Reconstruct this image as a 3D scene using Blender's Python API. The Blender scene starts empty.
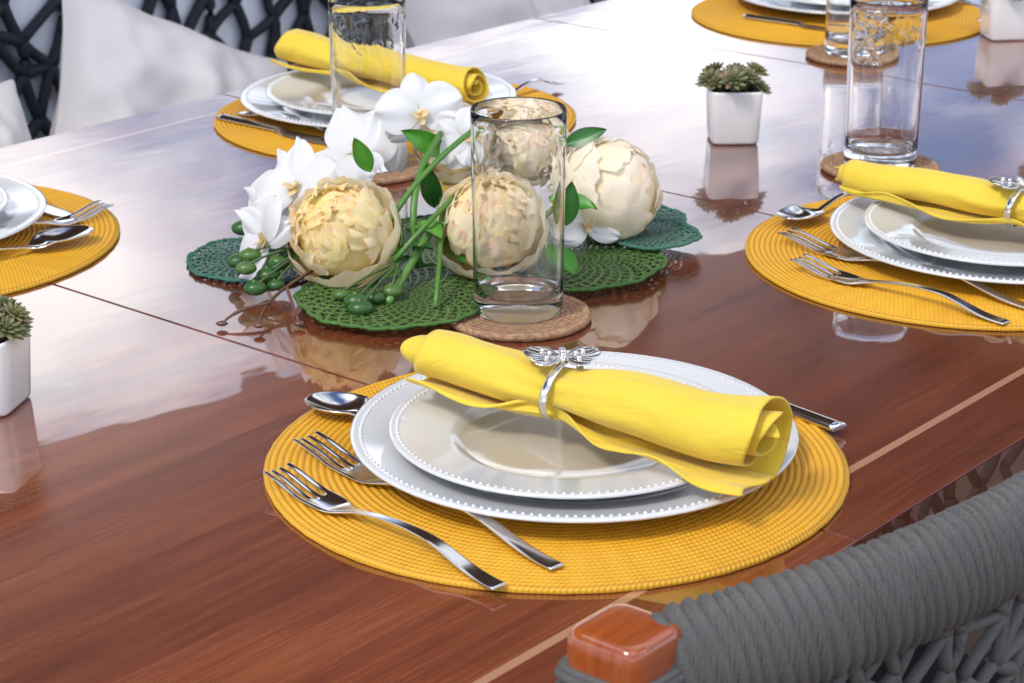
import bpy, math, random
from math import sin, cos, pi, sqrt, radians, exp
from mathutils import Vector, Matrix, noise
random.seed(7)
scene = bpy.context.scene
COL = scene.collection
TZ = 0.75
DEG = pi/180
TD = Vector((0.6428, 0.7660, 0)); ND = Vector((-0.7660, 0.6428, 0))
def TN(t, n, z=0): return TD*t + ND*n + Vector((0, 0, z))

# ------------------------------------------------------------ helpers
def mesh_obj(name, verts, faces, mat=None, smooth=True, parent=None, cols=None):
    me = bpy.data.meshes.new(name)
    me.from_pydata([tuple(v) for v in verts], [], faces)
    me.update()
    if smooth:
        me.polygons.foreach_set('use_smooth', [True]*len(me.polygons))
    if cols:
        ca = me.color_attributes.new('Col', 'FLOAT_COLOR', 'POINT')
        for i, c in enumerate(cols):
            ca.data[i].color = (c[0], c[1], c[2], 1)
    ob = bpy.data.objects.new(name, me)
    COL.objects.link(ob)
    if mat:
        me.materials.append(mat)
    if parent:
        ob.parent = parent
    return ob

def empty(name, loc=(0, 0, 0), rz=0):
    e = bpy.data.objects.new(name, None)
    e.empty_display_size = 0.05
    e.location = loc
    e.rotation_euler = (0, 0, rz)
    COL.objects.link(e)
    return e

def dup(ob, loc, rz=0, parent=None, name=None):
    o = bpy.data.objects.new(name or ob.name.split('.')[0], ob.data)
    for m in ob.modifiers:
        k = o.modifiers.new(m.name, m.type)
        for p in m.bl_rna.properties:
            if not p.is_readonly:
                try: setattr(k, p.identifier, getattr(m, p.identifier))
                except Exception: pass
    COL.objects.link(o)
    o.location = loc; o.rotation_euler = (0, 0, rz)
    if parent: o.parent = parent
    return o

class MB:
    """mesh builder"""
    def __init__(s): s.v = []; s.f = []; s.c = []
    def grid(s, fn, nu, nv, closeu=False, colfn=None, M=None):
        b = len(s.v)
        for j in range(nv+1):
            for i in range(nu if closeu else nu+1):
                p = Vector(fn(i/nu, j/nv))
                s.v.append(M @ p if M else p)
                s.c.append(colfn(i/nu, j/nv) if colfn else (1, 1, 1))
        w = nu if closeu else nu+1
        for j in range(nv):
            for i in range(nu):
                a = b+j*w+i; c = b+j*w+(i+1) % w if closeu else a+1
                s.f.append((a, c, c+w, a+w))
        return b
    def lathe(s, prof, seg=64, M=None, col=(1, 1, 1)):
        b = len(s.v); n = len(prof)
        for (r, z) in prof:
            for i in range(seg):
                a = 2*pi*i/seg
                p = Vector((r*cos(a), r*sin(a), z))
                s.v.append(M @ p if M else p); s.c.append(col)
        for j in range(n-1):
            for i in range(seg):
                k = (i+1) % seg
                s.f.append((b+j*seg+i, b+j*seg+k, b+(j+1)*seg+k, b+(j+1)*seg+i))
        if prof[0][0] < 1e-4*50: s.f.append(tuple(b+i for i in reversed(range(seg))))
        if prof[-1][0] < 1e-4*50: s.f.append(tuple(b+(n-1)*seg+i for i in range(seg)))
    def sphere(s, c, r, M=None, seg=10, rings=6, sc=(1, 1, 1), col=(1, 1, 1), R=None):
        b = len(s.v)
        c = Vector(c)
        for j in range(rings+1):
            th = pi*j/rings
            for i in range(seg):
                a = 2*pi*i/seg
                p = Vector((sin(th)*cos(a)*sc[0], sin(th)*sin(a)*sc[1], cos(th)*sc[2]))*r
                if R: p = R @ p
                p = p+c
                s.v.append(M @ p if M else p); s.c.append(col)
        for j in range(rings):
            for i in range(seg):
                k = (i+1) % seg
                s.f.append((b+j*seg+i, b+(j+1)*seg+i, b+(j+1)*seg+k, b+j*seg+k))
    def tube(s, pts, rad, seg=8, col=(1, 1, 1)):
        b = len(s.v); pts = [Vector(p) for p in pts]; n = len(pts)
        up = Vector((0, 0, 1))
        for j, p in enumerate(pts):
            t = (pts[min(j+1, n-1)]-pts[max(j-1, 0)]).normalized()
            x = t.cross(up)
            if x.length < 1e-3: x = t.cross(Vector((1, 0, 0)))
            x.normalize(); y = x.cross(t)
            r = rad[j] if isinstance(rad, (list, tuple)) else rad
            for i in range(seg):
                a = 2*pi*i/seg
                s.v.append(p+x*(r*cos(a))+y*(r*sin(a))); s.c.append(col)
        for j in range(n-1):
            for i in range(seg):
                k = (i+1) % seg
                s.f.append((b+j*seg+i, b+j*seg+k, b+(j+1)*seg+k, b+(j+1)*seg+i))
        s.f.append(tuple(b+i for i in reversed(range(seg))))
        s.f.append(tuple(b+(n-1)*seg+i for i in range(seg)))
    def box(s, lo, hi, M=None):
        b = len(s.v)
        for z in (lo[2], hi[2]):
            for (x, y) in ((lo[0], lo[1]), (hi[0], lo[1]), (hi[0], hi[1]), (lo[0], hi[1])):
                p = Vector((x, y, z)); s.v.append(M @ p if M else p); s.c.append((1, 1, 1))
        for f in ((0, 3, 2, 1), (4, 5, 6, 7), (0, 1, 5, 4), (1, 2, 6, 5), (2, 3, 7, 6), (3, 0, 4, 7)):
            s.f.append(tuple(b+i for i in f))
    def obj(s, name, mat, smooth=True, parent=None, col=False):
        return mesh_obj(name, s.v, s.f, mat, smooth, parent, s.c if col else None)

def bevel(o, w, seg=3):
    m = o.modifiers.new('bev', 'BEVEL'); m.width = w; m.segments = seg; m.limit_method = 'ANGLE'
    return o
def subd(o, l=1):
    m = o.modifiers.new('sub', 'SUBSURF'); m.levels = l; m.render_levels = l
def solid(o, t, off=0):
    m = o.modifiers.new('sol', 'SOLIDIFY'); m.thickness = t; m.offset = off

def bez(p0, p1, p2, n=12):
    p0, p1, p2 = Vector(p0), Vector(p1), Vector(p2)
    return [p0*(1-k)**2+p1*2*k*(1-k)+p2*k*k for k in [i/n for i in range(n+1)]]

# ------------------------------------------------------------ materials
class NT:
    def __init__(s, name):
        s.m = bpy.data.materials.new(name); s.m.use_nodes = True
        s.t = s.m.node_tree; s.b = s.t.nodes['Principled BSDF']
        s.out = s.t.nodes['Material Output']
    def n(s, typ, **kw):
        nd = s.t.nodes.new(typ)
        for k, v in kw.items(): setattr(nd, k, v)
        return nd
    def l(s, a, b): s.t.links.new(a, b)
    def math(s, op, a, b=None, c=None, clamp=False):
        nd = s.n('ShaderNodeMath', operation=op); nd.use_clamp = clamp
        for i, x in enumerate((a, b, c)):
            if x is None: continue
            if isinstance(x, (int, float)): nd.inputs[i].default_value = x
            else: s.l(x, nd.inputs[i])
        return nd.outputs[0]
    def coord(s, kind='Object', scale=(1, 1, 1), rot=(0, 0, 0)):
        tc = s.n('ShaderNodeTexCoord'); mp = s.n('ShaderNodeMapping')
        mp.inputs['Scale'].default_value = scale; mp.inputs['Rotation'].default_value = rot
        s.l(tc.outputs[kind], mp.inputs[0]); return mp.outputs[0]
    def noise(s, vec, scale=5, detail=4, rough=.5, dist=0):
        nd = s.n('ShaderNodeTexNoise'); s.l(vec, nd.inputs['Vector'])
        nd.inputs['Scale'].default_value = scale; nd.inputs['Detail'].default_value = detail
        nd.inputs['Roughness'].default_value = rough; nd.inputs['Distortion'].default_value = dist
        return nd.outputs['Fac']
    def ramp(s, fac, stops):
        r = s.n('ShaderNodeValToRGB'); e = r.color_ramp.elements
        while len(e) < len(stops): e.new(.5)
        for i, (p, c) in enumerate(stops):
            e[i].position = p; e[i].color = (c[0], c[1], c[2], 1)
        s.l(fac, r.inputs[0]); return r.outputs[0]
    def mix(s, fac, a, b, typ='MIX'):
        nd = s.n('ShaderNodeMix', data_type='RGBA', blend_type=typ)
        for i, x in ((0, fac), (6, a), (7, b)):
            if isinstance(x, (int, float)): nd.inputs[i].default_value = x
            elif isinstance(x, tuple): nd.inputs[i].default_value = (x[0], x[1], x[2], 1)
            else: s.l(x, nd.inputs[i])
        return nd.outputs[2]
    def bump(s, h, strength=.3, dist=.001):
        nd = s.n('ShaderNodeBump'); nd.inputs['Strength'].default_value = strength
        nd.inputs['Distance'].default_value = dist; s.l(h, nd.inputs['Height'])
        s.l(nd.outputs[0], s.b.inputs['Normal']); return nd
    def set(s, **kw):
        for k, v in kw.items():
            k = k.replace('_', ' ')
            inp = s.b.inputs[k]
            if isinstance(v, tuple): inp.default_value = (v[0], v[1], v[2], 1)
            elif isinstance(v, (int, float)): inp.default_value = v
            else: s.l(v, inp)
        return s

# wood of the table
def wood_mat(name, inlay=True, c0=(.068, .015, .006), c1=(.165, .038, .015), c2=(.28, .080, .030), coat=1.85):
    w = NT(name)
    v = w.coord('Object', (1.2, 24, 8))
    v2 = w.coord('Object', (.8, 3.2, 2))
    v3 = w.coord('Object', (12, 320, 8))
    n1 = w.noise(v, 1.6, 6, .6, .6); n2 = w.noise(v2, 2.2, 3, .5, .9); n3 = w.noise(v3, 1, 4, .65)
    s = w.math('ADD', w.math('MULTIPLY', n1, .36), w.math('MULTIPLY', n2, .34))
    s = w.math('ADD', s, w.math('MULTIPLY', n3, .30))
    c = w.ramp(s, [(.37, c0), (.50, c1), (.63, c2)])
    oi = w.n('ShaderNodeObjectInfo')
    c = w.mix(w.math('MULTIPLY', oi.outputs['Random'], .2), c, (.12, .028, .012))
    if inlay:
        tc = w.n('ShaderNodeTexCoord'); sx = w.n('ShaderNodeSeparateXYZ'); w.l(tc.outputs['Object'], sx.inputs[0])
        m1 = w.math('LESS_THAN', w.math('ABSOLUTE', w.math('SUBTRACT', sx.outputs[1], .671)), .0032)
        m2 = w.math('LESS_THAN', w.math('ABSOLUTE', w.math('SUBTRACT', sx.outputs[1], 1.705)), .0032)
        c = w.mix(w.math('MULTIPLY', w.math('ADD', m1, m2, clamp=True), .85), c, (.50, .27, .16))
    w.set(Base_Color=c, Roughness=.22, Coat_Weight=1.0, Coat_Roughness=.016, Coat_IOR=coat)
    nb = w.noise(w.coord('Object', (2.5, 6, 3)), 3, 2, .5)
    bp = w.n('ShaderNodeBump'); bp.inputs['Strength'].default_value = .07; bp.inputs['Distance'].default_value = .003
    w.l(w.math('ADD', nb, w.math('MULTIPLY', n1, .05)), bp.inputs['Height']); w.l(bp.outputs[0], w.b.inputs['Coat Normal'])
    return w.m
M_table = wood_mat('lacquered_mahogany')
M_armwood = wood_mat('orange_lacquer_wood', False, (.20, .034, .005), (.34, .07, .010), (.44, .11, .018), 1.45)

m = NT('dark_gap'); m.set(Base_Color=(.03, .012, .006), Roughness=.6); M_dark = m.m

def polar(m):
    tc = m.n('ShaderNodeTexCoord'); sx = m.n('ShaderNodeSeparateXYZ'); m.l(tc.outputs['Object'], sx.inputs[0])
    x, y = sx.outputs[0], sx.outputs[1]
    r = m.math('SQRT', m.math('ADD', m.math('MULTIPLY', x, x), m.math('MULTIPLY', y, y)))
    return r, m.math('ARCTAN2', y, x)

PITCH = .0046
m = NT('woven_yellow_mat')
r, th = polar(m)
ri = m.math('FLOOR', m.math('DIVIDE', r, PITCH))
ph = m.math('ADD', m.math('MULTIPLY', th, m.math('MULTIPLY', ri, 8)), m.math('MULTIPLY', m.math('DIVIDE', r, PITCH), 4.2))
st = m.math('MULTIPLY_ADD', m.math('SINE', ph), .5, .5)
rf = m.math('ABSOLUTE', m.math('SINE', m.math('MULTIPLY', r, pi/PITCH)))
nz = m.noise(m.coord('Object'), 25, 4, .6)
n5 = m.noise(m.coord('Object'), 500, 3, .7)
f = m.math('MULTIPLY', m.math('MULTIPLY_ADD', st, .35, .65), m.math('MULTIPLY_ADD', rf, .75, .25))
f = m.math('ADD', f, m.math('MULTIPLY_ADD', n5, .3, -.15))
c = m.ramp(f, [(.12, (.32, .115, .004)), (.5, (.70, .34, .012)), (1, (.88, .50, .03))])
c = m.mix(m.math('MULTIPLY', nz, .40), c, (.58, .27, .008))
m.set(Base_Color=c, Roughness=.6); m.bump(m.math('ADD', st, n5), .5, .0008); M_mat = m.m

def porcelain(name, col, well=None, beige=None):
    m = NT(name)
    nz = m.noise(m.coord('Object'), 30, 2, .5)
    c = m.mix(m.math('MULTIPLY', nz, .1), col, (col[0]*.85, col[1]*.85, col[2]*.85))
    if well:
        r, th = polar(m)
        k = m.math('SUBTRACT', 1, m.math('DIVIDE', m.math('SUBTRACT', r, well-.004), .008), clamp=True)
        c = m.mix(k, c, beige)
    m.set(Base_Color=c, Roughness=.12, Coat_Weight=.6, Coat_Roughness=.03); return m.m
M_plate = porcelain('white_porcelain', (.68, .685, .69))
M_plate2 = porcelain('beige_centre_porcelain', (.68, .675, .665), .074, (.48, .42, .31))
M_pot = porcelain('white_ceramic_pot', (.80, .77, .73))

m = NT('yellow_linen')
wv = m.noise(m.coord('Object', (900, 900, 900)), 1, 2, .5)
nz = m.noise(m.coord('Object'), 18, 4, .6)
c = m.mix(nz, (.92, .71, .06), (.86, .62, .04))
fw = m.noise(m.coord('Object', (13, 30, 30)), 1.4, 3, .5, .8)
m.set(Base_Color=c, Roughness=.7, Sheen_Weight=.3); m.bump(m.math('ADD', m.math('MULTIPLY', wv, .10), m.math('MULTIPLY', fw, 2.2)), .5, .004)
tr = m.n('ShaderNodeBsdfTranslucent'); tr.inputs[0].default_value = (.97, .78, .08, 1)
ms = m.n('ShaderNodeMixShader'); ms.inputs[0].default_value = .2
m.l(m.b.outputs[0], ms.inputs[1]); m.l(tr.outputs[0], ms.inputs[2]); m.l(ms.outputs[0], m.out.inputs[0]); M_nap = m.m

m = NT('polished_steel')
nz = m.noise(m.coord('Object', (10, 200, 10)), 3, 3, .5)
m.set(Base_Color=(.74, .73, .72), Metallic=1.0, Roughness=m.math('MULTIPLY_ADD', nz, .1, .08)); M_steel = m.m
m = NT('silver_enamel'); nz = m.noise(m.coord('Object'), 120, 2, .5)
m.set(Base_Color=(.78, .76, .72), Metallic=.95, Roughness=m.math('MULTIPLY_ADD', nz, .2, .08)); M_silver = m.m

m = NT('clear_glass')
m.set(Base_Color=(.985, .99, .99), Transmission_Weight=1.0, Roughness=0.0, IOR=1.45)
tc = m.n('ShaderNodeTexCoord'); sx = m.n('ShaderNodeSeparateXYZ'); m.l(tc.outputs['Object'], sx.inputs[0])
vo = m.n('ShaderNodeTexVoronoi'); vo.feature = 'SMOOTH_F1'; vo.inputs['Scale'].default_value = 75; m.l(tc.outputs['Object'], vo.inputs['Vector'])
dr = m.math('SMOOTH_MAX', m.math('SUBTRACT', .40, vo.outputs['Distance']), 0, .05)
msk = m.math('MULTIPLY', m.math('GREATER_THAN', sx.outputs[2], .105), m.math('LESS_THAN', sx.outputs[2], .155))
nn = m.math('GREATER_THAN', m.noise(tc.outputs['Object'], 22, 1, .5), .48)
m.bump(m.math('MULTIPLY', m.math('MULTIPLY', dr, msk), nn), .7, .0045); M_glass = m.m

m = NT('cork_coaster')
nz = m.noise(m.coord('Object'), 220, 4, .7); r, th = polar(m)
rg = m.math('MULTIPLY_ADD', m.math('SINE', m.math('MULTIPLY', r, 1500)), .5, .5)
c = m.ramp(nz, [(.3, (.16, .075, .035)), (.55, (.42, .24, .13)), (.8, (.6, .4, .25))])
m.set(Base_Color=c, Roughness=.8); m.bump(m.math('ADD', nz, rg), .6, .0012); M_cork = m.m

def green_mat(name, c0, c1):
    m = NT(name); r, th = polar(m)
    n0 = m.math('MULTIPLY', m.noise(m.coord('Object'), 40, 2, .5), 4)
    a = m.math('SINE', m.math('ADD', m.math('ADD', m.math('MULTIPLY', th, 32), m.math('MULTIPLY', r, 520)), n0))
    b = m.math('SINE', m.math('SUBTRACT', m.math('MULTIPLY', th, 38), m.math('MULTIPLY', r, 380)))
    rr = m.math('SINE', m.math('ADD', m.math('MULTIPLY', r, 1350), n0))
    f = m.math('MAXIMUM', m.math('MAXIMUM', a, b), m.math('MULTIPLY', rr, .9))
    nz = m.noise(m.coord('Object'), 60, 3, .6)
    g = m.math('MULTIPLY_ADD', f, .5, .5)
    c = m.mix(m.math('POWER', g, 2.5), (c0[0]*.3, c0[1]*.3, c0[2]*.3), m.mix(nz, c0, c1))
    m.set(Base_Color=c, Roughness=.38); m.bump(f, .9, .002)
    m.l(m.math('GREATER_THAN', f, .42), m.b.inputs['Alpha']); return m.m
M_g1 = green_mat('woven_teal_green', (.03, .12, .075), (.08, .22, .15))
M_g2 = green_mat('woven_leaf_green', (.06, .14, .02), (.13, .25, .05))

def petal_mat(name, trans=.3, rough=.6):
    m = NT(name); at = m.n('ShaderNodeAttribute'); at.attribute_name = 'Col'
    nz = m.noise(m.coord('Object'), 160, 3, .6)
    c = m.mix(m.math('MULTIPLY', nz, .06), at.outputs['Color'], (1, .86, .7), 'MULTIPLY')
    m.set(Base_Color=c, Roughness=rough); m.b.inputs['Specular IOR Level'].default_value = .2
    tr = m.n('ShaderNodeBsdfTranslucent'); m.l(c, tr.inputs[0])
    ms = m.n('ShaderNodeMixShader'); ms.inputs[0].default_value = trans
    m.l(m.b.outputs[0], ms.inputs[1]); m.l(tr.outputs[0], ms.inputs[2]); m.l(ms.outputs[0], m.out.inputs[0]); return m.m
M_petal = petal_mat('silk_petal', .30)
M_peony = petal_mat('peony_petal', .42)
m = NT('silk_leaf'); at = m.n('ShaderNodeAttribute'); at.attribute_name = 'Col'
nz = m.noise(m.coord('Object'), 60, 4, .6)
c = m.mix(m.math('MULTIPLY', nz, .6), at.outputs['Color'], (.35, .4, .3), 'MULTIPLY')
m.set(Base_Color=c, Roughness=.35); m.bump(nz, .3, .001); M_leaf = m.m

def rope(name, c0, c1, sc=300, bs=.6):
    m = NT(name); nz = m.noise(m.coord('Object'), sc, 4, .7); n2 = m.noise(m.coord('Object'), 9, 2, .5)
    c = m.ramp(m.math('ADD', m.math('MULTIPLY', nz, .7), m.math('MULTIPLY', n2, .3)), [(.3, c0), (.7, c1)])
    m.set(Base_Color=c, Roughness=.75); m.bump(nz, bs, .0012); return m.m
M_rope = rope('grey_rope', (.045, .043, .042), (.15, .142, .135), 900, .25)
M_ropeb = rope('black_rope', (.006, .008, .014), (.02, .025, .04))
M_pillow = rope('offwhite_canvas', (.68, .64, .63), (.78, .74, .72), 500)
M_cush = rope('grey_canvas', (.55, .54, .57), (.66, .65, .68), 500)
M_panel = rope('pale_blue_canvas', (.74, .78, .86), (.84, .88, .94), 400)
M_soil = rope('potting_soil', (.03, .02, .012), (.10, .07, .05), 400)
M_dcush = rope('charcoal_canvas', (.02, .02, .022), (.05, .05, .055), 400)
m = NT('teak_deck'); v = m.coord('Object', (1, 12, 1)); nz = m.noise(v, 3, 5, .6)
tc = m.n('ShaderNodeTexCoord'); sx = m.n('ShaderNodeSeparateXYZ'); m.l(tc.outputs['Object'], sx.inputs[0])
gp = m.math('LESS_THAN', m.math('FRACT', m.math('MULTIPLY', sx.outputs[1], 10)), .06)
c = m.mix(gp, m.ramp(nz, [(.3, (.14, .09, .06)), (.7, (.26, .18, .12))]), (.015, .012, .01))
m.set(Base_Color=c, Roughness=.6); M_deck = m.m
m = NT('ground_stone'); nz = m.noise(m.coord('Object'), 2, 6, .6)
m.set(Base_Color=m.ramp(nz, [(.3, (.16, .17, .16)), (.7, (.28, .28, .26))]), Roughness=.85); M_ground = m.m
m = NT('roof_timber'); v = m.coord('Object', (1, 14, 1)); nz = m.noise(v, 2, 4, .6)
m.set(Base_Color=m.ramp(nz, [(.3, (.12, .06, .035)), (.7, (.22, .12, .075))]), Roughness=.6); M_roof = m.m

# ------------------------------------------------------------ table
tab = empty('dining_table', (0, 0, 0), 50*DEG)
N0, N1 = .61, 1.765
edges = [-.04, .508, 1.054, 1.600, 2.146, 2.692, 3.24]
for i in range(len(edges)-1):
    a, b = edges[i]+.0006, edges[i+1]-.0006
    mb = MB(); mb.box((a, N0, TZ-.03), (b, N1, TZ))
    o = mb.obj('top_panel_%d' % (i+1), M_table, False, tab); bevel(o, .0010, 2)
mb = MB(); mb.box((edges[0]+.02, N0+.02, TZ-.07), (edges[-1]-.02, N1-.02, TZ-.031))
mb.obj('apron', M_dark, False, tab)
for i, (a, b) in enumerate(((.25, .85), (.25, 1.5), (2.9, .85), (2.9, 1.5))):
    mb = MB(); mb.box((a-.05, b-.05, 0.012), (a+.05, b+.05, TZ-.071)); o = mb.obj('leg_%d' % (i+1), M_table, False, tab); bevel(o, .01)

# ------------------------------------------------------------ placemat
mb = MB(); prof = [(0.0002, .0028)]
R = .192; k = 5; nr = int(R/PITCH)
for i in range(nr):
    for j in range(k):
        rr = (i+(j+.5)/k)*PITCH
        prof.append((rr, .0018+.0015*abs(sin(pi*rr/PITCH))**.7))
prof += [(R, .0012), (R-.0008, .0002)]
mb.lathe(prof, 120)
for i, v in enumerate(mb.v):
    rr = sqrt(v.x*v.x+v.y*v.y); a = math.atan2(v.y, v.x)
    q = 1+.004*noise.noise(Vector((cos(a)*2, sin(a)*2, 3)))+.0015*sin(47*a)
    mb.v[i] = Vector((v.x*q, v.y*q, v.z+.0012*(rr/R)**3*(1+noise.noise(Vector((cos(a)*3, sin(a)*3, 0))))*(1 if v.z > .0005 else 0)))
mat0 = mb.obj('placemat', M_mat)
MATS = [(.029, 1.318), (.392, 1.768), (-.124, 2.25), (-.537, 1.808), (.425, 2.79)]
mat0.location = (MATS[0][0], MATS[0][1], TZ+.0003)
for (x, y) in MATS[1:]: dup(mat0, (x, y, TZ+.0003), random.random()*6)

# ------------------------------------------------------------ plates
def plate(name, R, well, h, mat):
    mb = MB()
    up = [(.0002, .0035), (well*.6, .0035), (well*.93, .0038), (well, .0055), (well*1.05, .0085), (well*1.10, .0100),
          (R*.93, h-.0022), (R*.955, h-.0010), (R*.985, h), (R, h-.0008)]
    dn = [(R, h-.0022), (R*.95, h-.0045), (well*1.12, .0062), (well*1.0, .0025), (well*.9, .0004), (well*.86, 0), (well*.82, .001), (.0002, .001)]
    mb.lathe(up+dn, 128)
    n = int(2*pi*R/.0056)
    for i in range(n):
        a = 2*pi*i/n
        mb.sphere(((R*.955)*cos(a), (R*.955)*sin(a), h-.0012), .0015, seg=7, rings=4)
    return mb.obj(name, mat)
ch0 = plate('charger_plate', .148, .098, .0175, M_plate)
sp0 = plate('salad_plate', .118, .072, .0165, M_plate2)
CH = [(.041, 1.331), (.422, 1.781), (-.143, 2.276), (-.56, 1.83), (.44, 2.85)]
for i, (x, y) in enumerate(CH):
    z = TZ+.0042
    sx_, sy_ = (x-.004, y-.010) if i == 0 else (x-.002, y-.004)
    z2 = z+.0078
    if i == 0: ch0.location = (x, y, z); sp0.location = (sx_, sy_, z2)
    else:
        dup(ch0, (x, y, z), random.random()*6); dup(sp0, (sx_, sy_, z2), random.random()*6)

# ------------------------------------------------------------ napkins + rings
def napkin(p0, p1, zc, seed, ring=True, sring=.42, R0=.021, R1=.029):
    p0 = Vector((p0[0], p0[1], 0)); p1 = Vector((p1[0], p1[1], 0))
    L = (p1-p0).length; ang = math.atan2(p1.y-p0.y, p1.x-p0.x)
    sq = .82
    def RR(s):
        base = R0+(R1-R0)*s**1.1
        return base*(1-(.26 if ring else .14)*exp(-((s-sring)/.11)**2))
    def fn(u, s):
        base = RR(s); turns = 2.65
        x = (s-.5)*L
        nz = noise.noise(Vector((s*4+seed, u*9, seed*.7)))
        nz2 = noise.noise(Vector((s*7+seed, u*30, seed)))
        if u < .86:
            k = u/.86
            th = -pi/2-.45+2*pi*turns*(1-k)+.9*(s-.5)
            endopen = 1+.12*max(0, (s-.8)/.2)*k
            r = base*(.24+.76*k)*(1+.13*nz*k+.08*nz2*k)*endopen
            r *= 1+.08*sin(th*6+seed+2*sin(s*9))*exp(-((s-sring)/.26)**2)*k
            x += .018*(1-k)*(1 if s > .5 else -1)*abs(s-.5)*2*(.5 if s > .5 else 1.0) + .006*nz*2
            y, z = r*cos(th), r*sin(th)*sq
            z += .0018*sin(s*11+seed)
            y += .004*sin(s*5+seed)
        else:
            k = (u-.86)/.14
            tail = base*.30+.004+.006*sin(s*6.5+seed)+.010*nz+.010*s
            th = -pi/2-.45+.9*(s-.5)
            y = base*cos(th)*(1-k)*1.0 - k*(tail+base*.45)*(1-.45*exp(-((s-sring)/.1)**2)) + .004*sin(s*5+seed)
            z = base*sin(th)*sq+(.004+.003*sin(s*17+seed)+.004*nz2)*k*k - .001*(1-k)
            x += .016*nz+.012*k*(s-.5)
        return (x, y, z)
    mb = MB(); mb.grid(fn, 150, 90)
    o = mb.obj('rolled_napkin', M_nap)
    solid(o, .0013)
    mid = (p0+p1)/2
    o.location = (mid.x, mid.y, zc); o.rotation_euler = (0, 0, ang)
    if ring:
        e = empty('napkin_ring', (mid.x, mid.y, zc), ang)
        rb = RR(sring); x0 = (sring-.5)*L
        mb = MB()
        def rf(u, v):
            a = 2*pi*u; b = 2*pi*v
            ry = rb*1.14+.0012+.0006*cos(b)
            return (x0+.0030*sin(b)+.003*sin(a), ry*cos(a)+.003*sin(sring*5+seed)+.001, (ry*sq+.0008)*sin(a))
        mb.grid(rf, 48, 10, closeu=True)
        mb.obj('band', M_silver, parent=e)
        mb = MB()
        top = rb*1.14*sq+.001
        C = Vector((x0, .001, top+.002))
        # butterfly lying on the roll: two fore wings, two hind wings with scalloped tips
        for (aw, ln, wd) in ((28, .025, .0125), (152, .025, .0125), (-30, .021, .0105), (210, .021, .0105)):
            a = aw*DEG-ang
            def pf(u, v, a=a, ln=ln, wd=wd):
                w = sin(pi*(.04+v*.88))**.6*wd*(.30+.95*v)
                px = .001+v*ln*(1+.06*cos((u-.5)*19)*v); py = (u-.5)*2*w
                pz = .0022*v+.0005*cos((u-.5)*26)-.0015*(abs(u-.5)*2)**2*v
                return (C.x+px*cos(a)-py*sin(a), C.y+px*sin(a)+py*cos(a), C.z+pz)
            mb.grid(pf, 12, 10)
        oo = mb.obj('wings', M_silver, parent=e); solid(oo, .0008); subd(oo, 1)
        mb = MB()
        ua = 90*DEG-ang
        for kx, (q, rr) in enumerate(((-.010, .0018), (-.006, .0023), (-.002, .0028), (.003, .0030), (.008, .0024))):
            mb.sphere((C.x+q*cos(ua), C.y+q*sin(ua), C.z+.0025), rr)
        for (aw, q) in ((28, .015), (152, .015), (-30, .012), (210, .012), (20, .009), (160, .009)):
            a = aw*DEG-ang
            mb.sphere((C.x+q*cos(a), C.y+q*sin(a), C.z+.0025), .0019)
        mb.obj('body_and_beads', M_silver, parent=e)
    return o
PZ = TZ+.0042+.0078
napkin((-.056, 1.373), (.154, 1.238), PZ+.0165+.0255, 1.3, True, .42, .0235, .0305)
napkin((.306, 1.860), (.500, 1.692), PZ+.014+.022, 4.1, True, .62, .020, .026)
napkin((-.245, 2.356), (-.040, 2.180), PZ+.014+.026, 7.7, False, .3, .027, .024)
napkin((-.640, 1.90), (-.475, 1.745), PZ+.014+.022, 9.2, True, .5, .019, .024)

# ------------------------------------------------------------ cutlery
def smooth(a, b, x):
    x = max(0, min(1, (x-a)/(b-a))); return x*x*(3-2*x)
def fork_mesh(name, L):
    hw = .0118
    tw, gp = .0036, .0029
    xs = [-hw]
    for i in range(4):
        xs.append(xs[-1]+tw)
        if i < 3: xs.append(xs[-1]+gp)
    cols = len(xs); N = 40
    v = []; f = []
    for j in range(N+1):
        s = j/N
        if s < .74:
            w = .0058-.0030*smooth(0, .55, s)+(hw-.0028)*smooth(.60, .73, s)
        else: w = hw*(1-.06*smooth(.85, 1, s))
        z = .0015+.010*sin(pi*min(1, s/.70))*smooth(0, .3, s)+.007*smooth(.8, 1, s)-.001*smooth(.6, .8, s)
        for i, x in enumerate(xs):
            xx = x/hw*w
            v.append((s*L, xx, z+.0022*(xx/hw)**2*smooth(.62, .8, s)))
    for j in range(N):
        for i in range(cols-1):
            if j >= int(.80*N) and i % 2 == 1: continue
            a = j*cols+i
            f.append((a, a+cols, a+cols+1, a+1))
    o = mesh_obj(name, v, f, M_steel)
    solid(o, .0020, 0); subd(o, 2)
    return o
def spoon_mesh(name, L):
    N = 44; K = 8; v = []; f = []
    for j in range(N+1):
        s = j/N
        w = .0062-.0036*smooth(0, .5, s)
        z = .0015+.009*sin(pi*min(1, s/.72))*smooth(0, .3, s)
        dp = 0
        if s > .66:
            q = (s-.66)/.34
            w = max(.0026, .0185*sqrt(max(0, 1-(2*q-1)**2))**.9*(1+.12*(q-.5)))
            if q > .97: w = max(.004, w)
            dp = .0075*sin(pi*q)
            z += .0075*smooth(0, .3, q)+.001
        for i in range(K+1):
            u = (i/K-.5)*2
            v.append((s*L, u*w, z-dp*(1-u*u)))
    for j in range(N):
        for i in range(K):
            a = j*(K+1)+i; f.append((a, a+K+1, a+K+2, a+1))
    o = mesh_obj(name, v, f, M_steel); solid(o, .0018, 0); subd(o, 2); return o
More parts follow.
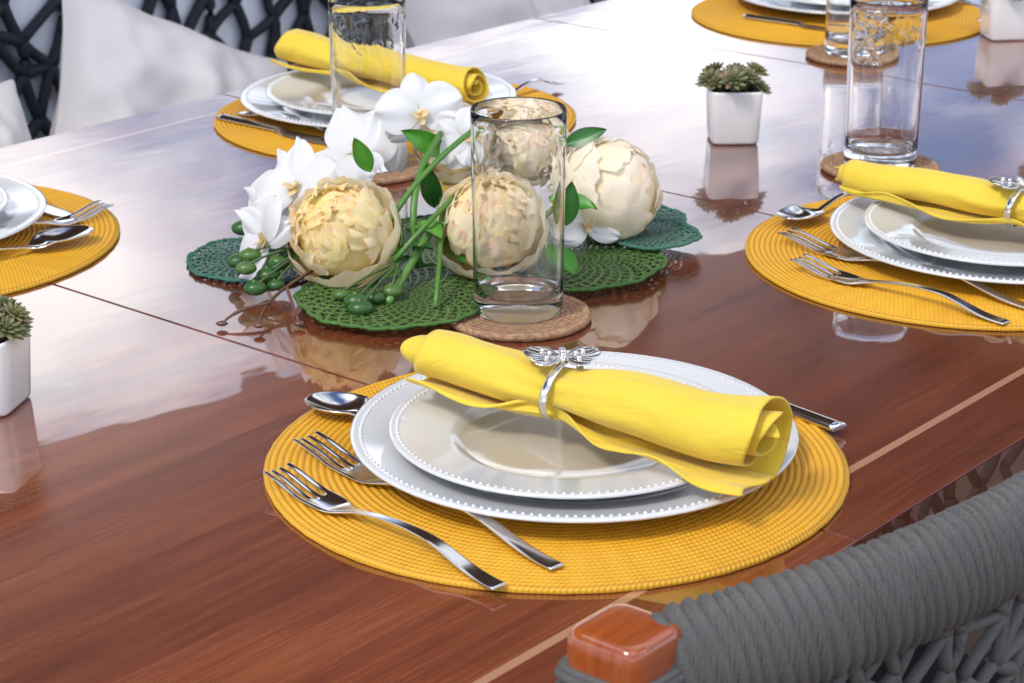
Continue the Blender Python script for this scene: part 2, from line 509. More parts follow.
def knife_mesh(name, L):
    N = 40; v = []; f = []; K = 6
    for j in range(N+1):
        s = j/N
        w = .0070-.0012*smooth(0, .45, s)+.0045*smooth(.5, .58, s)
        off = -.0020*smooth(.5, .58, s)
        if s > .85: w *= sqrt(max(.05, 1-((s-.85)/.15)**2))
        th = .0040*(1-smooth(.48, .54, s))+.0009
        for i in range(K+1):
            u = (i/K-.5)*2
            v.append((s*L, u*w+off, th*(1-.55*u*u)))
        for i in range(K+1):
            u = (.5-i/K)*2
            v.append((s*L, u*w+off, 0))
    W = 2*(K+1)
    for j in range(N):
        for i in range(W):
            a = j*W+i; b = j*W+(i+1) % W; f.append((a, a+W, b+W, b))
    f.append(tuple(range(W))); f.append(tuple(N*W+i for i in reversed(range(W))))
    return mesh_obj(name, v, f, M_steel)
def place(kind, tip, end, z=.0045, roll=0, pitch=0):
    tip = Vector((tip[0], tip[1], 0)); end = Vector((end[0], end[1], 0))
    d = tip-end
    fn = {'fork': fork_mesh, 'spoon': spoon_mesh, 'knife': knife_mesh}[kind]
    nm = {'fork': 'dinner_fork', 'spoon': 'table_spoon', 'knife': 'table_knife'}[kind]
    o = fn(nm, d.length)
    o.location = (end.x, end.y, TZ+z); o.rotation_euler = (roll, -pitch, math.atan2(d.y, d.x))
    return o
# main
place('fork', (-.1525, 1.281), (-.0069, 1.124), z=.005)
place('fork', (-.1390, 1.335), (.027, 1.1495), z=.005)
place('spoon', (-.1425, 1.404), (.005, 1.345), z=.0042)
place('knife', (.105, 1.500), (.2230, 1.366), z=.005)
# right
place('fork', (.2365, 1.7245), (.3826, 1.5795), z=.005)
place('fork', (.2349, 1.800), (.412, 1.612), z=.005)
place('spoon', (.240, 1.833), (.348, 1.960), z=.005)
place('knife', (.47, 1.96), (.56, 1.86), z=.005)
# far
place('knife', (-.170, 2.119), (-.307, 2.231), z=.005)
place('spoon', (-.140, 2.118), (-.290, 2.25), z=.005)
place('fork', (-.03, 2.29), (.055, 2.390), z=.005)
# left
place('spoon', (-.366, 1.805), (-.50, 1.685), z=.005)
place('fork', (-.366, 1.885), (-.485, 1.750), z=.005)
place('knife', (-.392, 1.866), (-.505, 1.975), z=.005)
# top right
place('knife', (.60, 2.72), (.66, 2.90), z=.005)
place('knife', (.43, 2.66), (.30, 2.76), z=.005)
place('fork', (.45, 2.95), (.62, 2.83), z=.005)

# ------------------------------------------------------------ glasses & coasters
def glass_mesh():
    mb = MB(); H = .163
    prof = [(.0002, .001), (.030, .001), (.033, .0), (.0345, .0015), (.0352, .006), (.0370, H-.001), (.0366, H), (.0361, H-.001),
            (.0339, .03), (.0332, .0195), (.031, .0165), (.026, .0150), (.0002, .0145)]
    out = []
    for i in range(len(prof)-1):
        a, b = prof[i], prof[i+1]; n = max(1, int(abs(a[1]-b[1])/.01))
        for j in range(n): out.append((a[0]+(b[0]-a[0])*j/n, a[1]+(b[1]-a[1])*j/n))
    out.append(prof[-1])
    mb.lathe(out, 72); return mb.obj('drinking_glass', M_glass)
g0 = glass_mesh()
mb = MB(); mb.lathe([(.0002, .0045), (.050, .0045), (.0515, .0055), (.0545, .0062), (.0572, .0050), (.0578, .003), (.0565, .0006), (.0002, .0004)], 72)
co0 = mb.obj('cork_coaster', M_cork)
GL = [(.005, 1.608), (-.138, 2.043), (.359, 2.045), (.408, 2.546)]
for i, (x, y) in enumerate(GL):
    if i == 0: co0.location = (x, y, TZ+.0002); g0.location = (x, y+.006, TZ+.005)
    else: dup(co0, (x, y, TZ+.0002)); dup(g0, (x, y+.004, TZ+.005), i)

# ------------------------------------------------------------ planters
def planter(x, y, rz, seed):
    random.seed(seed)
    e = empty('potted_succulent', (x, y, TZ), rz)
    mb = MB(); seg = 48
    prof = [(.001, .0005), (.0215, .0005), (.0235, .0016), (.0242, .004), (.0268, .053), (.0264, .0552), (.0255, .0556), (.0246, .0548), (.0235, .046), (.001, .046)]
    for (r, z) in prof:
        for i in range(seg):
            a = 2*pi*i/seg; ex = 9.0
            q = (abs(cos(a))**ex+abs(sin(a))**ex)**(-1/ex)
            mb.v.append(Vector((r*q*cos(a), r*q*sin(a), z))); mb.c.append((1, 1, 1))
    for j in range(len(prof)-1):
        for i in range(seg):
            k = (i+1) % seg; mb.f.append((j*seg+i, j*seg+k, (j+1)*seg+k, (j+1)*seg+i))
    mb.f.append(tuple(reversed(range(seg))))
    mb.obj('pot', M_pot, parent=e)
    mb = MB()
    mb.grid(lambda u, v: ((u-.5)*.044, (v-.5)*.044, .048+.004*noise.noise(Vector((u*7, v*7, seed)))), 10, 10)
    mb.obj('soil', M_soil, parent=e)
    mb = MB()
    heads = [(0, 0, .066, .020)]
    for i in range(14):
        a = 2*pi*i/14+random.random()*.5; q = .014+random.random()*.016
        heads.append((q*cos(a), q*sin(a), .056+random.random()*.015, .012+random.random()*.006))
    for (hx, hy, hz, hr) in heads:
        axis = Vector((hx*26, hy*26, 1)).normalized()
        Q = axis.to_track_quat('Z', 'Y').to_matrix().to_4x4()
        M = Matrix.Translation((hx, hy, hz)) @ Q
        sh = random.random()
        for layer in range(4):
            nl = 9-layer*1
            el = .12+layer*.36
            ln = hr*(1-.16*layer)
            for i in range(nl):
                a = 2*pi*(i+.5*layer)/nl+random.random()*.2
                def lf(u, v, a=a, el=el, ln=ln):
                    w = ln*.26*(sin(pi*min(1, v*.97+.03))**.55)*(1-.35*v)
                    ph = 2*pi*u
                    px = v*ln; py = w*cos(ph); pz = w*.5*sin(ph)+.15*ln*v*v
                    X = px*cos(el)-pz*sin(el); Z = px*sin(el)+pz*cos(el)
                    return (X*cos(a)-py*sin(a), X*sin(a)+py*cos(a), Z)
                base = (.11+.06*sh, .17+.04*sh, .07) if random.random() < .8 else (.22, .17, .09)
                def cf(u, v, base=base):
                    k = v**4
                    return (base[0]*(.55+.6*v)+k*.14, base[1]*(.55+.6*v)+k*.04, base[2]*(.55+.6*v)+k*.03)
                mb.grid(lf, 6, 6, closeu=True, colfn=cf, M=M)
        mb.tube([(hx*.5, hy*.5, .047), (hx, hy, hz)], .003, 6, (.1, .1, .05))
    mb.obj('succulent_leaves', M_leaf, parent=e, col=True)
planter(.226, 2.160, 2*DEG, 11)
planter(-.370, 1.425, -12*DEG, 12)
planter(.61, 2.66, 8*DEG, 13)

# ------------------------------------------------------------ green lily pads
M_cord1 = rope('teal_cord', (.02, .10, .06), (.06, .20, .13)); M_cord2 = rope('green_cord', (.03, .11, .015), (.09, .22, .04))
def pad(x, y, r, mat, z, sc=1.0, rz=0, seed=0):
    mb = MB()
    def fn(u, v):
        a = 2*pi*u
        rr = r*v*(1+.02*sin(9*a+seed)*v+.012*sin(23*a)*v)
        return (rr*cos(a), rr*sin(a)*sc, .0022+.0020*v*v*sin(3*a+seed)*.5+.0004*sin(60*a)*v)
    mb.grid(fn, 140, 26, closeu=True)
    e = empty('green_leaf_mat', (x, y, TZ+z), rz)
    o = mb.obj('woven_sheet', mat, parent=e); solid(o, .0012, 0)
    mb = MB()
    pts = [Vector(fn(i/140, 1)) for i in range(141)]
    mb.tube(pts, .0016, 6)
    mb.obj('border_cord', M_cord1 if mat is M_g1 else M_cord2, parent=e)
pad(-.212, 1.751, .062, M_g1, .0012, 1, .2, 1)
pad(-.093, 1.640, .078, M_g2, .0062, 1, 1.2, 2)
pad(.050, 1.735, .078, M_g2, .0062, 1, 2.1, 3)
pad(.122, 1.790, .040, M_g1, .0112, 1, 0, 4)
pad(.098, 1.868, .058, M_g1, .0012, 1, .7, 5)
pad(-.065, 1.790, .085, M_g2, .0012, 1, .7, 6)

# ------------------------------------------------------------ flower arrangement
fa = empty('flower_arrangement', (0, 0, 0))
def face(loc, d):
    return Matrix.Translation(Vector(loc)) @ Vector(d).normalized().to_track_quat('Z', 'Y').to_matrix().to_4x4()
def lerp(a, b, k): return tuple(a[i]+(b[i]-a[i])*k for i in range(3))
YEL = (1.0, .88, .44); PINK = (1.0, .56, .48); PALE = (1.0, .95, .84)
def peony(name, loc, d, R, seed, yellow=.6, closed=False, pink=1.0):
    """outer guard petals cupping a nest of ruffled inner petals; each petal is one open patch"""
    random.seed(seed); mb = MB(); M = face(loc, d)
    inner = lerp(PALE, YEL, min(1, yellow*1.1))
    mb.sphere((0, 0, 0), R*(.86 if closed else .78), M=M, seg=24, rings=16, col=inner)
    P = []
    if closed:
        for li, (n, tip, rad) in enumerate(((5, 90, 1.0), (5, 66, 1.0), (5, 44, .98), (4, 24, .95), (4, 8, .92))):
            for i in range(n):
                P.append((2*pi*(i+.5*(li % 2))/n+random.uniform(-.3, .3), tip+random.uniform(-10, 10), rad, .76-.07*li, 70, .02, random.uniform(.02, .13), random.uniform(-.3, .3), li/6))
    else:
        for li, (n, tip, rad) in enumerate(((5, 88, 1.0), (6, 70, .99))):
            for i in range(n):
                P.append((2*pi*(i+.5*(li % 2))/n+random.uniform(-.3, .3), tip+random.uniform(-9, 9), rad, .78, 80, .03, random.uniform(.04, .18), random.uniform(-.25, .25), li*.15))
        K = 40
        for i in range(K):
            f = i/(K-1)
            tip = 62*(1-f)**.6-6
            P.append((i*2.39996+random.uniform(-.4, .4), tip+random.uniform(-10, 10), random.uniform(.84, .95), random.uniform(.26, .48)-.10*f, random.uniform(28, 44), random.uniform(.03, .07), random.uniform(.04, .20), random.uniform(-1.0, 1.0), .3+.7*f))
    for (a0, tip, rad, wid, ln, ruf, fl, tw, q) in P:
        s0 = random.random()*20
        tp = tip*DEG; base = min(165*DEG, tp+ln*DEG)
        pk = random.uniform(.0, 1)**1.5*pink if not closed else random.uniform(0, .35)
        ct, stw = cos(tw), sin(tw)
        def fn(u, v):
            uu = (u-.5)*2
            w = wid*(.35+.65*sin(pi*min(1, .10+.55*v))**.8)
            ly = (1-v)*(base-tp)+.50*wid*(1-sqrt(max(0, 1-(uu*.92)**2)))*v+(.035*sin(uu*9+s0)+.02*sin(uu*17+s0*2))*v
            lx = uu*w
            lx, ly = lx*ct-ly*stw, lx*stw+ly*ct
            al = tp+ly
            ce = Vector((sin(al), 0, cos(al)))
            p = ce*cos(lx)+Vector((0, 1, 0))*sin(lx)
            r = rad*(1+ruf*v*v*sin(uu*6+s0)+.3*ruf*v*v*sin(uu*13+s0*3)+fl*max(0, v-.45)*1.1-.03*(1-v)*(q > .2)-.02*uu*uu+.015*noise.noise(Vector((uu*3+s0, v*4, s0))))
            p = p*(R*r)
            return (p.x*cos(a0)-p.y*sin(a0), p.x*sin(a0)+p.y*cos(a0), p.z*.94)
        tone = random.uniform(-.2, .2)
        def cf(u, v):
            uu = abs(u-.5)*2
            c = lerp(PALE, YEL, max(0, min(1, yellow*(.15+q*1.0)+tone+.35*(1-v))))
            e = max(0, (v-.80)/.20)+max(0, (uu-.85)/.15)*.3*v
            return lerp(c, PINK, max(0, min(.6, e*pk*(.1+.9*min(1, q*1.5)))))
        mb.grid(fn, 16, 10, colfn=cf, M=M)
    return mb.obj(name, M_peony, parent=fa, col=True)
peony('peony_1', (-.138, 1.69, TZ+.045), (-.25, -.70, .70), .046, 1, .85)
peony('peony_2', (-.016, 1.70, TZ+.046), (-.05, -.66, .72), .046, 2, .50)
peony('peony_3', (.084, 1.80, TZ+.050), (.60, -.35, .65), .045, 3, .18, True)
peony('peony_4', (-.050, 1.84, TZ+.080), (-.1, -.7, .7), .035, 4, .3)
peony('peony_5', (.015, 1.835, TZ+.078), (.1, -.7, .7), .035, 5, .2)

mb = MB()
def orchid(loc, d, R, seed, spin=0):
    random.seed(seed); M = face(loc, d) @ Matrix.Rotation(spin, 4, 'Z')
    W = (.86, .86, .87); W2 = (.80, .81, .76)
    specs = [(90, 1.0, .40, .001), (210, .98, .40, .001), (330, .98, .40, .001), (10, 1.08, .60, .004), (170, 1.08, .60, .004)]
    for (ang, ln, wd, zo) in specs:
        a = ang*DEG+random.uniform(-.1, .1); cu = random.uniform(-.35, .35); s0 = random.random()*9
        def fn(u, v, a=a, ln=ln, wd=wd, zo=zo, cu=cu, s0=s0):
            uu = (u-.5)*2
            w = wd*R*(sin(pi*min(.97, .06+v*.9))**.6)
            px = (.04+v*ln)*R; py = uu*w
            pz = zo+R*(.20*sin(v*2.2)+cu*v*v-.22*uu*uu*v+.09*sin(uu*6+s0)*v)
            return (px*cos(a)-py*sin(a), px*sin(a)+py*cos(a), pz)
        mb.grid(fn, 8, 9, colfn=lambda u, v: lerp(W2, W, min(1, v*3)), M=M)
    for sg in (-1, 0, 1):
        def fn(u, v, sg=sg):
            uu = (u-.5)*2
            px = R*(.05+.30*v)*(1 if sg == 0 else .6); py = uu*R*.12*sin(pi*min(.95, .1+v*.8))
            a = -pi/2+sg*.9
            pz = R*(.12+.28*v*(1 if sg else .5))
            return (px*cos(a)-py*sin(a), px*sin(a)+py*cos(a), pz)
        mb.grid(fn, 4, 5, colfn=lambda u, v: lerp((.8, .55, .12), (.85, .7, .5), v), M=M)
    mb.sphere((0, 0, R*.16), R*.09, M=M, col=(.85, .8, .6))
orchid((-.178, 1.735, TZ+.070), (-.35, -.6, .7), .038, 1, .3)
orchid((-.200, 1.700, TZ+.036), (-.8, -.5, .35), .035, 2, 1.1)
orchid((-.133, 1.785, TZ+.084), (-.2, -.5, .8), .036, 3, 2.0)
orchid((-.080, 1.825, TZ+.112), (.1, -.9, .35), .034, 4, .2)
orchid((-.105, 1.860, TZ+.085), (-.2, -.6, .6), .034, 9, 1.2)
orchid((.062, 1.765, TZ+.030), (.2, -.7, .5), .030, 7, .1)
orchid((-.195, 1.775, TZ+.050), (-.7, -.3, .5), .036, 8, .5)
orchid((-.040, 1.79, TZ+.098), (.3, -.8, .5), .026, 10, .9)
o = mb.obj('orchid_blossoms', M_petal, parent=fa, col=True); subd(o, 1)

mb = MB()
def leaf(base, d, L, W, col, bend=.3, up=(0, 0, 1)):
    d = Vector(d).normalized(); side = d.cross(Vector(up)).normalized(); upv = side.cross(d)
    b = Vector(base)
    def fn(u, v):
        uu = (u-.5)*2; w = W*sin(pi*min(1, v))**.75*(1-.25*v)
        return b+d*(v*L)+side*(uu*w)+upv*(-bend*L*v*v+.25*W*abs(uu))
    mb.grid(fn, 6, 12, colfn=lambda u, v: lerp(col, (col[0]*1.5, col[1]*1.4, col[2]*1.3), 1-abs(u-.5)*2))
G1 = (.06, .25, .02); G2 = (.03, .14, .025); G3 = (.10, .30, .04)
leaf((-.118, 1.745, TZ+.082), (-.3, -.35, .8), .034, .009, G1, .2, (0, -1, .3))
leaf((-.055, 1.785, TZ+.085), (-.65, -.5, .55), .048, .011, G1, .25, (0, -1, .5))
leaf((.045, 1.80, TZ+.090), (.7, -.2, .35), .038, .009, G2, .25, (0, -1, .5))
leaf((.035, 1.75, TZ+.055), (.8, -.5, .1), .040, .011, G1, .2, (0, -.6, 1))
leaf((.03, 1.70, TZ+.030), (.35, -.6, -.1), .045, .012, G1, .2, (0, -.3, 1))
leaf((-.165, 1.70, TZ+.03), (-.6, -.5, -.1), .045, .012, G2, .2)
leaf((-.10, 1.72, TZ+.05), (.1, -.9, -.2), .060, .010, G1, .2)
leaf((-.075, 1.70, TZ+.05), (.3, -.7, .2), .045, .010, G3, .3)
leaf((-.085, 1.70, TZ+.02), (-.3, -.8, .0), .050, .011, G1, .1)
leaf((.06, 1.80, TZ+.03), (.9, -.6, .1), .05, .014, G2, .1)
leaf((-.095, 1.70, TZ+.03), (.5, -.6, .3), .050, .012, G2, .2)
leaf((-.06, 1.72, TZ+.03), (.3, -.8, .1), .060, .012, G2, .2)
leaf((-.065, 1.75, TZ+.05), (-.1, -.5, .8), .045, .010, G2, .2, (0, -1, 0))
leaf((.045, 1.73, TZ+.04), (.1, -.3, .9), .040, .010, G2, .2, (0, -1, 0))
def stem(a, b, c, r, col=(.10, .26, .04)):
    mb.tube(bez(a, b, c, 10), r, 7, col)
stem((-.060, 1.60, TZ+.012), (-.055, 1.66, TZ+.055), (-.060, 1.76, TZ+.06), .0020)
stem((-.098, 1.617, TZ+.010), (-.085, 1.66, TZ+.02), (-.055, 1.72, TZ+.06), .0034, (.16, .34, .08))
stem((-.075, 1.69, TZ+.015), (-.092, 1.69, TZ+.08), (-.060, 1.78, TZ+.105), .0030)
stem((-.095, 1.66, TZ+.03), (-.06, 1.66, TZ+.075), (-.03, 1.76, TZ+.07), .0022)
stem((-.110, 1.69, TZ+.03), (-.09, 1.70, TZ+.085), (-.03, 1.78, TZ+.11), .0025)
stem((-.085, 1.70, TZ+.045), (-.04, 1.67, TZ+.065), (.0, 1.72, TZ+.04), .0024, (.13, .30, .06))
stem((.01, 1.73, TZ+.03), (.04, 1.73, TZ+.06), (.08, 1.79, TZ+.05), .003)
stem((-.11, 1.74, TZ+.04), (-.16, 1.72, TZ+.05), (-.18, 1.73, TZ+.06), .002)
TW = (.16, .07, .045)
BR = [(-.214, 1.690, .022), (-.226, 1.705, .012), (-.198, 1.675, .010), (-.190, 1.690, .016), (-.206, 1.650, .007), (-.122, 1.610, .010),
      (-.135, 1.625, .010), (-.108, 1.618, .010), (-.118, 1.598, .008), (-.095, 1.628, .012), (-.225, 1.74, .030), (-.19, 1.655, .008), (-.215, 1.668, .018)]
random.seed(5)
for i, (x, y, z) in enumerate(BR):
    c = (.035, .12, .022) if i % 3 else (.09, .19, .035)
    rr = .0055+random.random()*.0032
    mb.sphere((x, y, TZ+z+.004), rr, seg=14, rings=10, sc=(1.25, 1.0, .75), col=c)
    mb.sphere((x-.001, y-.001, TZ+z+.004+rr*.72), rr*.25, seg=8, rings=5, col=(.12, .2, .06))
    hub = (-.165, 1.70, TZ+.03) if x < -.16 else (-.09, 1.66, TZ+.03)
    mb.tube(bez(hub, ((x+hub[0])/2, (y+hub[1])/2-.01, TZ+z+.02), (x, y, TZ+z+.006), 6), .0011, 6, (.08, .14, .04))
for (a, b, c) in (((-.16, 1.67, .02), (-.20, 1.62, .012), (-.195, 1.575, .006)), ((-.18, 1.64, .016), (-.175, 1.61, .02), (-.165, 1.585, .004)),
                  ((-.19, 1.61, .012), (-.215, 1.60, .012), (-.225, 1.585, .004))):
    mb.tube(bez((a[0], a[1], TZ+a[2]), (b[0], b[1], TZ+b[2]), (c[0], c[1], TZ+c[2]), 8), [.0014]*6+[.001]*3, 6, TW)
    mb.sphere((c[0], c[1], TZ+c[2]), .0035, seg=8, rings=6, sc=(1.4, .9, .6), col=TW)
mb.obj('stems_and_leaves', M_leaf, parent=fa, col=True)

# ------------------------------------------------------------ lattice (woven rope)
def lattice(pfn, W, H, r, seed, cell=.05):
    random.seed(seed); mb = MB()
    nx = int(W/cell)+1; ny = max(2, int(H/cell*1.15))
    P = {}
    for j in range(ny+1):
        for i in range(nx+1):
            jx = random.uniform(-.36, .36) if 0 < i < nx else 0
            jy = random.uniform(-.34, .34) if 0 < j < ny else 0
            P[i, j] = ((i+jx+(.5 if j % 2 and 0 < i < nx else 0))/nx*W, (j+jy)/ny*H)
    def strand(a, b):
        k = 5; pts = []
        ox = random.uniform(-.12, .12)*cell
        for q in range(k+1):
            t = q/k
            s = a[0]+(b[0]-a[0])*t+ox*sin(pi*t); h = a[1]+(b[1]-a[1])*t
            pts.append(pfn(max(0, min(W, s)), h))
        mb.tube(pts, r*random.uniform(.85, 1.15), 6)
    for j in range(ny):
        for i in range(nx+1):
            strand(P[i, j], P[i, j+1])
            q = (i-1 if j % 2 == 0 else i+1)
            if 0 <= q <= nx and random.random() < .85: strand(P[i, j], P[q, j+1])
            if i < nx and random.random() < .30: strand(P[i, j], P[i+1, j])
    return mb

# ------------------------------------------------------------ near chair
chair = empty('rope_dining_chair', (0, 0, 0), 50*DEG)   # local frame = (t, n)
TC, HW = 1.152, .36
def back_xy(q, off=0):
    t = TC+q*HW
    n = .500+.095*abs(q)**2.4
    return t, n-off
ztop = .800
mb = MB(); N = 1700; seg = 24
wraps = 86
def tubef(u, v):
    q = -.955+1.91*v
    t, n = back_xy(q)
    t2, n2 = back_xy(q+.01)
    d = Vector((t2-t, n2-n, 0)).normalized(); nor = Vector((-d.y, d.x, 0))
    a = 2*pi*u
    wob = noise.noise(Vector((v*wraps*.35, cos(a)*.7, sin(a)*.7)))
    ph = v*wraps+1.3*sin(a)+wob*.5
    rid = abs(sin(pi*ph))**.75
    endt = min(1, min(v, 1-v)/.02)**.5
    rr = (1.0+.17*rid+.035*noise.noise(Vector((math.floor(ph)*3.7, 0, 0))))*(.80+.20*endt)
    hx, hz = .018*rr, .031*rr
    zz = ztop-.018*abs(q)**2
    return Vector((t, n, zz-.012))+nor*(hx*cos(a))+Vector((0, 0, hz*sin(a)))
b0 = mb.grid(tubef, seg, N, closeu=True)
mb.f.append(tuple(reversed(range(seg)))); mb.f.append(tuple(N*seg+i for i in range(seg)))
mb.obj('wrapped_top_rail', M_rope, parent=chair)
Wb = 2*HW*.95
def pf(s, h):
    q = (s/Wb*2-1)*.95
    t, n = back_xy(q)
    k = h/.30
    return Vector((t, n+.03*k-.004, .765-h))
mb = lattice(pf, Wb, .30, .0044, 3, .027); mb.obj('woven_back', M_rope, parent=chair)
def blk(t, n, zs, k0, name, mat, rot=0):
    mb = MB(); seg = 40
    for (r, z) in zs:
        for k in range(seg):
            a = 2*pi*k/seg; ex = 6
            qq = (abs(cos(a))**ex+abs(sin(a))**ex)**(-1/ex)
            x = r*k0*qq*cos(a); y = r*qq*sin(a)
            mb.v.append(Vector((t+x, n+y, z))); mb.c.append((1, 1, 1))
    for j in range(len(zs)-1):
        for k in range(seg):
            kk = (k+1) % seg; mb.f.append((j*seg+k, j*seg+kk, (j+1)*seg+kk, (j+1)*seg+k))
    mb.f.append(tuple((len(zs)-1)*seg+k for k in range(seg)))
    return mb.obj(name, mat, parent=chair)
for i, sg in enumerate((-1, 1)):
    t, n = back_xy(sg*.985)
    blk(t+sg*.002, n, [(.018, .012), (.019, .40), (.022, .70), (.0235, .775), (.0240, .790), (.0236, .7970), (.0222, .8005), (.0205, .8014), (.018, .8018), (.010, .8022), (.002, .8023)], 1.0, 'end_post_%d' % (i+1), M_armwood)
    prof = []
    for k in range(200):
        z = .50+k*(.281/199)
        prof.append((.0262+.0030*abs(sin(pi*(z-.5)/.0080))**.6, z))
    blk(t+sg*.002, n, prof+[(.0235, .7815)], 1.0, 'post_wrapping_%d' % (i+1), M_rope)
for i, tt in enumerate((TC-.27, TC+.27)):
    mb = MB(); mb.tube([(tt, 1.02, .012), (tt, 1.0, .42)], [.014, .018], 12); mb.obj('front_leg_%d' % (i+1), M_armwood, parent=chair)
mb = MB(); mb.box((TC-.30, .57, .40), (TC+.30, 1.04, .43)); o = mb.obj('seat_frame', M_rope, parent=chair); bevel(o, .012)
mb = MB(); mb.box((TC-.28, .59, .432), (TC+.28, 1.03, .49)); o = mb.obj('seat_cushion', M_dcush, parent=chair); bevel(o, .025, 5)
mb = MB()
mb.tube([(TC-.33, .585, .44), (TC, .54, .44), (TC+.33, .585, .44)], .014, 10); mb.obj('lower_rail', M_rope, parent=chair)

# ------------------------------------------------------------ sofa behind
sofa = empty('outdoor_sofa', (0, 0, 0), 50*DEG)
S0, S1 = .55, 4.2
mb = MB(); mb.box((S0, 1.93, .14), (S1, 2.62, .30)); o = mb.obj('base', M_ropeb, parent=sofa, smooth=False); bevel(o, .01)
for i in range(6):
    a = S0+i*(S1-S0)/6+.004; b = S0+(i+1)*(S1-S0)/6-.004
    mb = MB(); mb.box((a, 1.90, .302), (b, 2.40, .46)); o = mb.obj('seat_cushion_%d' % (i+1), M_cush, parent=sofa); bevel(o, .04, 6)
mb = MB(); mb.box((S0, 2.460, .302), (S1, 2.50, .90)); o = mb.obj('back_panel', M_panel, parent=sofa, smooth=False); bevel(o, .01)
mb = lattice(lambda s, h: Vector((S0+s, 2.447, .32+h)), S1-S0, .60, .0090, 21, .064)
mb.obj('woven_back', M_ropeb, parent=sofa)
mb = MB(); mb.tube([(S0, 2.44, .92), (S1, 2.44, .92)], .02, 12); mb.obj('top_rail', M_ropeb, parent=sofa)
for i, (a, b) in enumerate(((S0+.06, 1.97), (S1-.06, 1.97), (S0+.06, 2.56), (S1-.06, 2.56))):
    mb = MB(); mb.tube([(a, b, .012), (a, b, .139)], .02, 10); mb.obj('foot_%d' % (i+1), M_ropeb, parent=sofa)

def pillow(t, n, z, w, h, th, tilt, spin, rz=0, mat=None):
    mb = MB()
    for sg in (-1, 1):
        def fn(u, v, sg=sg):
            x = (u-.5)*2; y = (v-.5)*2
            k = max(0, (1-abs(x)**2.6))**.55*max(0, (1-abs(y)**2.6))**.55
            px = x*w/2*(1-.10*(1-y*y)*abs(x)); py = y*h/2*(1-.10*(1-x*x)*abs(y))
            wr = .020*noise.noise(Vector((x*2.2+t, y*2.2, z)))+.022*noise.noise(Vector((x*5+t, y*4, z)))
            return (px, py, sg*(th/2*k)+wr*k)
        nf = len(mb.f)
        mb.grid(fn, 28, 28)
        if sg == -1:
            mb.f[nf:] = [tuple(reversed(f)) for f in mb.f[nf:]]
    o = mb.obj('throw_pillow', mat or M_pillow); subd(o, 1)
    P = TN(t, n, z)
    o.matrix_world = (Matrix.Translation(P) @ Matrix.Rotation(50*DEG+rz, 4, 'Z') @ Matrix.Rotation((90-tilt)*DEG, 4, 'X') @ Matrix.Rotation(spin, 4, 'Z'))
pillow(1.87, 2.17, .578, .38, .36, .15, 26, -.52)
pillow(1.47, 2.09, .575, .30, .32, .12, 28, -.10, .1)
pillow(2.62, 2.20, .580, .46, .36, .15, 28, .06)
pillow(3.12, 2.20, .580, .46, .38, .15, 28, -.10)
pillow(.95, 2.16, .60, .40, .38, .15, 24, .1)

# ------------------------------------------------------------ surroundings
mb = MB(); mb.box((-2.5, -3, -.05), (7, 6.2, .0)); o = mb.obj('deck', M_deck, smooth=False); o.rotation_euler = (0, 0, 50*DEG); o.location = (0, 0, .012)
mesh_obj('ground', [(-600, -600, -.04), (600, -600, -.04), (600, 600, -.04), (-600, 600, -.04)], [(0, 1, 2, 3)], M_ground, False)
roof = empty('canopy_roof', (0, 0, 0))
P1 = Vector((-1.488, 5.808, 0)); e = Vector((.773, .634, 0)); mm = Vector((.634, -.773, 0))
Mr = Matrix(((e.x, mm.x, 0, P1.x), (e.y, mm.y, 0, P1.y), (0, 0, 1, 0), (0, 0, 0, 1)))
mb = MB(); mb.box((-7, 0, 2.65), (10, 3.15, 2.72), Mr); mb.obj('roof_deck', M_roof, False, roof)
mb = MB()
for i in range(18): mb.box((-6.8+i*.95, .05, 2.57), (-6.72+i*.95, 3.1, 2.648), Mr)
mb.obj('rafters', M_roof, False, roof)
mb = MB()
for a in (-6.9, 9.7):
    for b in (.15, 2.9): mb.box((a, b, .0), (a+.12, b+.12, 2.649), Mr)
mb.obj('posts', M_roof, False, roof)

# ------------------------------------------------------------ light
w = bpy.data.worlds.new('World'); scene.world = w; w.use_nodes = True
nt = w.node_tree; nt.nodes.clear()
out = nt.nodes.new('ShaderNodeOutputWorld'); bg = nt.nodes.new('ShaderNodeBackground')
sky = nt.nodes.new('ShaderNodeTexSky'); sky.sky_type = 'NISHITA'; sky.sun_disc = False
sdir = Vector((-.60, -.62, 1.10)).normalized()
sky.sun_elevation = math.asin(sdir.z); sky.sun_rotation = math.atan2(sdir.x, sdir.y)
sky.air_density = 1.0; sky.dust_density = .1; sky.ozone_density = 5
tc = nt.nodes.new('ShaderNodeTexCoord'); sx = nt.nodes.new('ShaderNodeSeparateXYZ')
nt.links.new(tc.outputs['Generated'], sx.inputs[0])
def wm(op, a, b=None):
    n = nt.nodes.new('ShaderNodeMath'); n.operation = op
    for i, x in enumerate((a, b)):
        if x is None: continue
        if isinstance(x, (int, float)): n.inputs[i].default_value = x
        else: nt.links.new(x, n.inputs[i])
    return n.outputs[0]
zz = wm('ADD', wm('MAXIMUM', sx.outputs[2], 0), .12)
cx = nt.nodes.new('ShaderNodeCombineXYZ')
nt.links.new(wm('DIVIDE', sx.outputs[0], zz), cx.inputs[0]); nt.links.new(wm('DIVIDE', sx.outputs[1], zz), cx.inputs[1])
no = nt.nodes.new('ShaderNodeTexNoise'); no.inputs['Scale'].default_value = 1.3; no.inputs['Detail'].default_value = 7; no.inputs['Roughness'].default_value = .5
no.inputs['Distortion'].default_value = .2
nt.links.new(cx.outputs[0], no.inputs['Vector'])
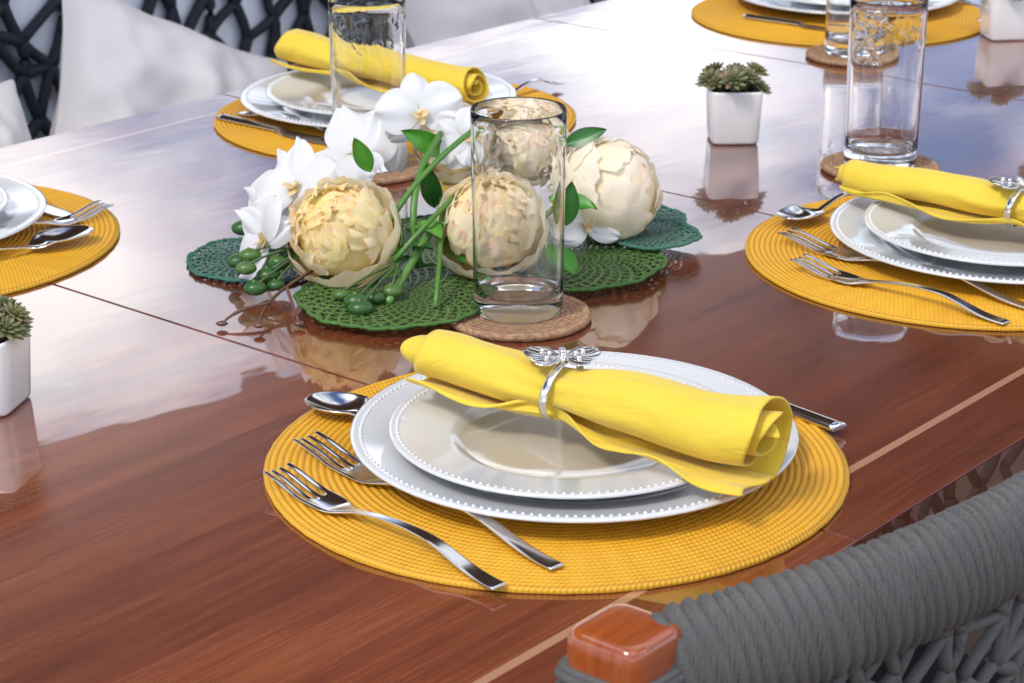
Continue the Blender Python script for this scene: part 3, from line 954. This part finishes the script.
# cloud banks low in the sky ahead: one to the right, a softer one to the left
def bank(d, rad, k):
    dt = nt.nodes.new('ShaderNodeVectorMath'); dt.operation = 'DISTANCE'
    nt.links.new(tc.outputs['Generated'], dt.inputs[0]); dt.inputs[1].default_value = Vector(d).normalized()
    return wm('MULTIPLY', wm('MAXIMUM', wm('SUBTRACT', 1, wm('DIVIDE', dt.outputs['Value'], rad)), 0), k)
bk = wm('ADD', bank((.085, .973, .205), .085, .22), bank((-.22, .93, .31), .13, .16))
rp = nt.nodes.new('ShaderNodeValToRGB'); rp.color_ramp.elements[0].position = .44; rp.color_ramp.elements[1].position = .66
nt.links.new(wm('ADD', no.outputs['Fac'], bk), rp.inputs[0])
tint = nt.nodes.new('ShaderNodeMix'); tint.data_type = 'RGBA'; tint.blend_type = 'MULTIPLY'; tint.inputs[0].default_value = 1
nt.links.new(sky.outputs[0], tint.inputs[6]); tint.inputs[7].default_value = (1.04, 1.05, 1.18, 1)
mx = nt.nodes.new('ShaderNodeMix'); mx.data_type = 'RGBA'
nt.links.new(rp.outputs[0], mx.inputs[0]); nt.links.new(tint.outputs[2], mx.inputs[6]); mx.inputs[7].default_value = (20.5, 20.2, 20.2, 1)
nt.links.new(mx.outputs[2], bg.inputs[0]); bg.inputs[1].default_value = .138
nt.links.new(bg.outputs[0], out.inputs[0])

sl = bpy.data.lights.new('sun', 'SUN'); sl.energy = 2.3; sl.angle = radians(14); sl.color = (1, .95, .87)
so = bpy.data.objects.new('sun', sl); COL.objects.link(so); so.location = (-3, 0, 6)
so.rotation_euler = sdir.to_track_quat('Z', 'Y').to_euler()

# ------------------------------------------------------------ camera
cd = bpy.data.cameras.new('camera'); cam = bpy.data.objects.new('camera', cd); COL.objects.link(cam)
cam.location = (0, 0, 1.316); cam.rotation_euler = (70*DEG, 0, 0)
cd.lens = 2168*36/1024; cd.sensor_width = 36; cd.clip_end = 2000; cd.clip_start = .05
cd.dof.use_dof = True; cd.dof.focus_distance = 1.52; cd.dof.aperture_fstop = 18
scene.camera = cam
scene.view_settings.view_transform = 'Standard'; scene.view_settings.look = 'None'; scene.view_settings.exposure = 0
print('done')
